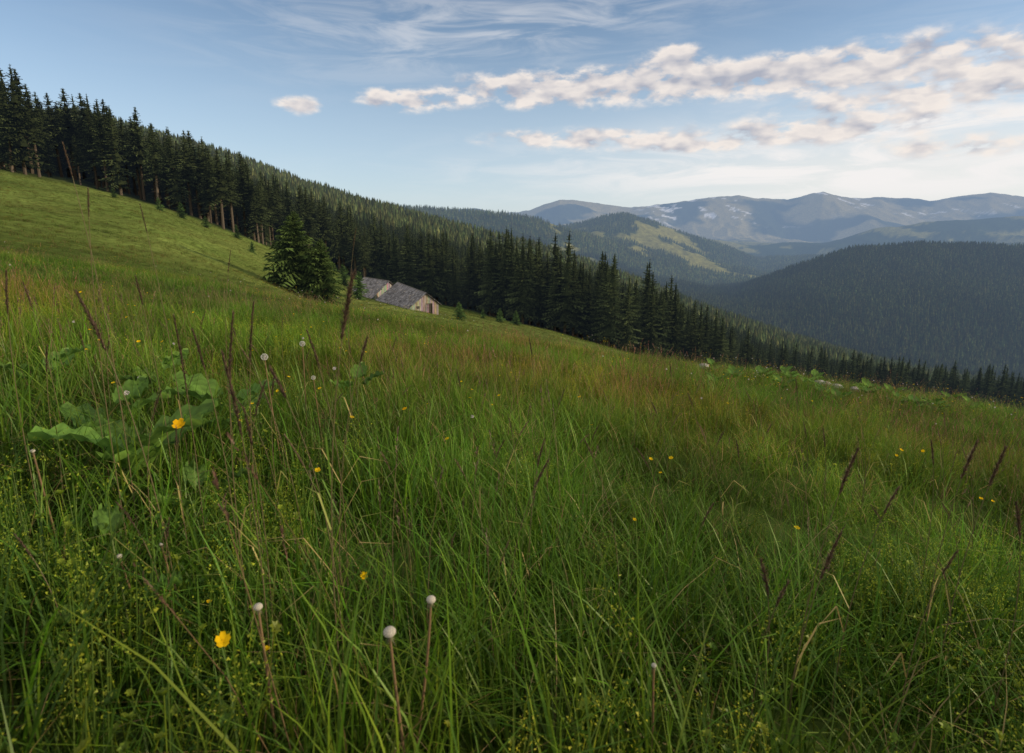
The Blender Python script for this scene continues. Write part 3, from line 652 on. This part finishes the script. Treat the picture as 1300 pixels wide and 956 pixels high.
# ---------------------------------------------------------------- wooden cabins
def cabin(name,loc,rz,tilt,L_,WL,WR,wh,rh,seed,door=True):
    """gable front faces local -Y, ridge runs +Y; WL/WR half widths, wh right eave height, rh ridge height"""
    r=random.Random(seed); e=bpy.data.objects.new(name,None); scene.collection.objects.link(e)
    e.location=loc; e.rotation_euler=(tilt,0,rz)
    pitch=(rh-wh)/WR; whl=max(.5,rh-WL*pitch*.92)
    def rz_(x): return rh-(-x)*(rh-whl)/WL if x<0 else rh-x*(rh-wh)/WR
    wc=lambda k=1:[v*r.uniform(.6,1.25)*k for v in (.285,.275,.255)]
    m=MB(); x=-WL
    while x<WR-.01:
        w_=min(r.uniform(.18,.30),WR-x); top=min(rz_(x),rz_(x+w_))-.06
        isdoor=door and (-.2<x<1.25)
        z0=2.0 if isdoor else -1.2
        yo=r.uniform(0,.03)
        if top>z0: m.box((x,-.06-yo,z0),(x+w_-.025,0-yo,top-r.uniform(0,.04)),wc())
        x+=w_
    add("front_gable",m.mesh("front_gable",[M_wood]),parent=e)
    m=MB(); x=-WL
    while x<WR-.01:
        w_=min(r.uniform(.2,.3),WR-x); m.box((x,L_,-1.2),(x+w_-.02,L_+.06,min(rz_(x),rz_(x+w_))-.06),wc()); x+=w_
    add("rear_gable",m.mesh("rear_gable",[M_wood]),parent=e)
    for nm,xs,hh in (("side_wall_left",-WL,whl),("side_wall_right",WR,wh)):
        m=MB(); z=-1.1
        while z<hh-.12:
            m.tube([(xs+(.1 if xs<0 else -.1),.02,z),(xs+(.1 if xs<0 else -.1),L_-.02,z)],[.12,.12],8,wc(.8)); z+=.225
        add(nm,m.mesh(nm,[M_wood]),parent=e)
    if door:
        m=MB(); m.box((-.2,.05,-.8),(1.25,.10,2.0),(.03,.025,.02)); add("doorway",m.mesh("doorway",[M_wood]),parent=e)
        m=MB(); 
        for k in range(5): m.box((-.2+k*.16,-.14-.02*(k%2),-.8),(-.2+k*.16+.14,-.10,1.85),wc(.7))
        m.box((-.22,-.18,.2),(.62,-.165,.34),wc(.7)); m.box((-.22,-.18,1.3),(.62,-.165,1.44),wc(.7))
        add("door",m.mesh("door",[M_wood]),parent=e)
        m=MB(); m.box((-2.2,-.10,1.0),(-1.5,-.093,1.6),(.025,.025,.03)); m.box((-2.28,-.12,.92),(-1.42,-.101,.99),wc()); m.box((-2.28,-.12,1.61),(-1.42,-.101,1.68),wc());m.box((-2.28,-.12,.99),(-2.21,-.101,1.61),wc());m.box((-1.49,-.12,.99),(-1.42,-.101,1.61),wc());m.box((-1.87,-.118,1.0),(-1.83,-.094,1.6),wc())
        add("window",m.mesh("window",[M_wood]),parent=e)
    for nm,sg,W_,eh in (("roof_left",-1,WL,whl),("roof_right",1,WR,wh)):
        m=MB(); sl=np.array([sg*W_,0,eh-rh]); ln=np.linalg.norm(sl); sl/=ln; nrm=np.array([-sl[2]*sg,0,sl[0]*sg]); 
        rowsn=int((ln+.45)/.55); 
        for k in range(rowsn+1):
            y_=-.45
            while y_<L_+.4:
                bw=r.uniform(.22,.5); s0=k*.55; s1=s0+.68+r.uniform(-.03,.05)
                y1=min(y_+bw-.015,L_+.45); lift=.05+.012*(k%2)+r.uniform(0,.02)
                a0=np.array([0,0,rh])+sl*s0+nrm*(lift); a1=np.array([0,0,rh])+sl*s1+nrm*(lift+.035)
                kk=r.uniform(.45,1.3)*(1 if r.random()>.08 else .4); c=[.22*kk,.215*kk,.235*kk]
                if r.random()<.05: c=[.34*kk,.30*kk,.26*kk]
                th=nrm*.03
                i_=[m.v(p,c) for p in [a0+(0,y_,0),a0+(0,y1,0),a1+(0,y1,0),a1+(0,y_,0)]]+[m.v(p,c) for p in [a0-th+(0,y_,0),a0-th+(0,y1,0),a1-th+(0,y1,0),a1-th+(0,y_,0)]]
                for f_ in [(0,1,2,3),(7,6,5,4),(0,4,5,1),(1,5,6,2),(2,6,7,3),(3,7,4,0)]: m.f([i_[q_] for q_ in f_])
                y_+=bw
        add(nm,m.mesh(nm,[M_shingle]),parent=e)
    m=MB(); m.tube([(0,-.5,rh+.10),(0,L_+.5,rh+.08)],[.09,.09],6,(.2,.19,.19)); add("ridge_beam",m.mesh("ridge_beam",[M_wood]),parent=e)
    m=MB()
    for xs in (-WL,-WL*.5,WR-.15,WR*.5): m.tube([(xs*.97,-.45,rz_(xs)-.14),(xs*.97,0.2,rz_(xs)-.14)],[.07,.07],6,(.16,.14,.12))
    add("rafters",m.mesh("rafters",[M_wood]),parent=e)
    return e
x,y=-18.3,120; cabin("wooden_cabin",(x,y,gz(x,y)-.1),radians(31),radians(3.0),17,4.9,2.9,1.9,4.2,1)
x,y=-30.2,139; cabin("wooden_cabin",(x,y,gz(x,y)+1.3),radians(48),radians(2),10,4.6,2.4,1.8,3.8,2,False)
# ---------------------------------------------------------------- sun + sky
SAZ,SEL=94,14
sd_=bpy.data.lights.new("sun",'SUN'); sd_.energy=4.3; sd_.angle=radians(1.5); sd_.color=(1,.78,.50)
so=bpy.data.objects.new("sun",sd_); scene.collection.objects.link(so)
from mathutils import Vector
D=Vector((sin(radians(SAZ))*cos(radians(SEL)),cos(radians(SAZ))*cos(radians(SEL)),sin(radians(SEL))))
so.rotation_euler=D.to_track_quat('Z','Y').to_euler(); so.location=(50,0,50)
W=bpy.data.worlds.new("World"); scene.world=W; W.use_nodes=True; nt=W.node_tree; N=nt.nodes; L=nt.links; N.clear()
out=N.new('ShaderNodeOutputWorld'); bg=N.new('ShaderNodeBackground'); STR=.15; bg.inputs['Strength'].default_value=STR
bg2=N.new('ShaderNodeBackground'); bg2.inputs['Strength'].default_value=STR
sky=N.new('ShaderNodeTexSky'); sky.sky_type='NISHITA'; sky.sun_disc=False; sky.sun_elevation=radians(SEL); sky.sun_rotation=radians(SAZ); sky.altitude=1200; sky.dust_density=1.2; sky.ozone_density=1.8
tc=N.new('ShaderNodeTexCoord'); sx=N.new('ShaderNodeSeparateXYZ'); L.new(tc.outputs['Generated'],sx.inputs[0])
def M(op,a,b=None,c=None,cl=False):
    n=N.new('ShaderNodeMath'); n.operation=op; n.use_clamp=cl
    for i,v in enumerate((a,b,c)):
        if v is None: continue
        if isinstance(v,(int,float)): n.inputs[i].default_value=v
        else: L.new(v,n.inputs[i])
    return n.outputs[0]
az=M('MULTIPLY',M('ARCTAN2',sx.outputs[0],sx.outputs[1]),57.2958); el=M('MULTIPLY',M('ARCSINE',sx.outputs[2]),57.2958)
def blob(u,v,wu,wv,k=1.0,slope=0):
    s,t=uv2st(u,v); a0=math.degrees(math.atan(s)); e0=math.degrees(math.atan(t*cos(math.radians(a0))))
    wa=wu/(12.85*(1+s*s)); we=wv/(12.85)*.9
    da=M('SUBTRACT',az,a0); de=M('SUBTRACT',el,e0)
    if slope: de=M('SUBTRACT',de,M('MULTIPLY',da,slope))
    qa=M('MULTIPLY',da,1/wa); qe=M('MULTIPLY',de,1/we)
    g=M('MULTIPLY_ADD',qa,qa,M('MULTIPLY',qe,qe))
    return M('MULTIPLY',M('EXPONENT',M('MULTIPLY',g,-1.0)),k)
def summ(l):
    s=l[0]
    for b in l[1:]: s=M('ADD',s,b)
    return s
G=summ([blob(378,133,30,11,.95),blob(515,127,62,14,1.05),blob(660,113,80,22,1.05),blob(790,106,95,23,1.0,.05),blob(930,100,110,20,.95,.06),blob(1080,86,130,25,1.0,.06),blob(1290,84,150,30,1.15,.03),
        blob(858,70,26,15,1.15),blob(740,176,130,14,1.0),blob(880,186,80,8,.8),blob(1040,164,140,18,1.05),blob(1230,186,120,13,.85),blob(1120,126,120,8,.65)])
def coords(da=0,de=0,ka=.32,ke=.75,z=0):
    cb=N.new('ShaderNodeCombineXYZ'); L.new(M('MULTIPLY',M('ADD',az,da),ka),cb.inputs[0]); L.new(M('MULTIPLY',M('ADD',el,de),ke),cb.inputs[1]); cb.inputs[2].default_value=z; return cb.outputs[0]
def noise(vec,sc=1,det=7,ro=.58,dist=.3):
    n=N.new('ShaderNodeTexNoise'); n.inputs['Scale'].default_value=sc;n.inputs['Detail'].default_value=det;n.inputs['Roughness'].default_value=ro;n.inputs['Distortion'].default_value=dist
    L.new(vec,n.inputs['Vector']); return n.outputs['Fac']
def mapr(v,a,b,c=0,d=1,sm=True):
    n=N.new('ShaderNodeMapRange'); n.interpolation_type='SMOOTHSTEP' if sm else 'LINEAR'
    L.new(v,n.inputs[0]); 
    for i,x_ in enumerate((a,b,c,d)): n.inputs[i+1].default_value=x_
    return n.outputs[0]
nA_=noise(coords(0,0,.34,.70),1,7,.56,.1); nB_=noise(coords(.1,.9,.34,.70),1,2,.5,.1)
nn_=M('ADD',M('MULTIPLY',M('SUBTRACT',nA_,.5),2.6),.53)
den=M('MULTIPLY',G,M('MULTIPLY',nn_,2.0)); mask=mapr(den,.24,1.05)
mask=M('MULTIPLY',mask,.96)
shade=M('ADD',.62,M('MULTIPLY',M('SUBTRACT',nA_,nB_),3.2),None,True)
shade=M('ADD',shade,M('MULTIPLY',M('SUBTRACT',.9,den),.25),None,True)
def mixc(f,a,b):
    n=N.new('ShaderNodeMix'); n.data_type='RGBA'; n.clamp_factor=True
    if isinstance(f,float): n.inputs[0].default_value=f
    else: L.new(f,n.inputs[0])
    for i,v in ((6,a),(7,b)):
        if isinstance(v,tuple): n.inputs[i].default_value=(*[x_/STR for x_ in v],1)
        else: L.new(v,n.inputs[i])
    return n.outputs[2]
ccol=mixc(shade,(.42,.44,.52),(.92,.84,.78))
ci=noise(coords(0,0,.10,.55,3.3),1,5,.6,.8)
cA=summ([blob(700,20,260,50,.45,.12),blob(480,40,200,50,.2),blob(1050,208,420,38,1.25),blob(1250,150,280,70,1.1)])
cmask=M('MULTIPLY',M('MULTIPLY',mapr(ci,.36,.66),cA),.85,None,True)
hm=blob(1180,225,520,75,.75)
low=mapr(el,-2,24,.65,0.0)
base0=mixc(low,sky.outputs[0],(.60,.73,.87))
base=mixc(hm,base0,(.88,.85,.81))
base=mixc(cmask,base,(.90,.88,.87))
base=mixc(mask,base,ccol)
L.new(base,bg.inputs['Color'])
hi=mapr(sx.outputs[2],.52,.80)
bk=mapr(sx.outputs[1],-.05,-.5)
ov=M('MULTIPLY',M('MAXIMUM',hi,bk),mapr(noise(tc.outputs['Generated'],3.0,2,.6,.2),.30,.62,.35,1.0))  # bright cloud overhead and behind the camera, added out of view as fill light
fin=mixc(ov,base0,(1.10,.99,.84))
L.new(fin,bg2.inputs['Color'])
front=M('MULTIPLY',M('GREATER_THAN',sx.outputs[1],.25),M('LESS_THAN',sx.outputs[2],.52))
mx=N.new('ShaderNodeMixShader'); L.new(front,mx.inputs[0]); L.new(bg2.outputs[0],mx.inputs[1]); L.new(bg.outputs[0],mx.inputs[2]); L.new(mx.outputs[0],out.inputs[0])
print("done")
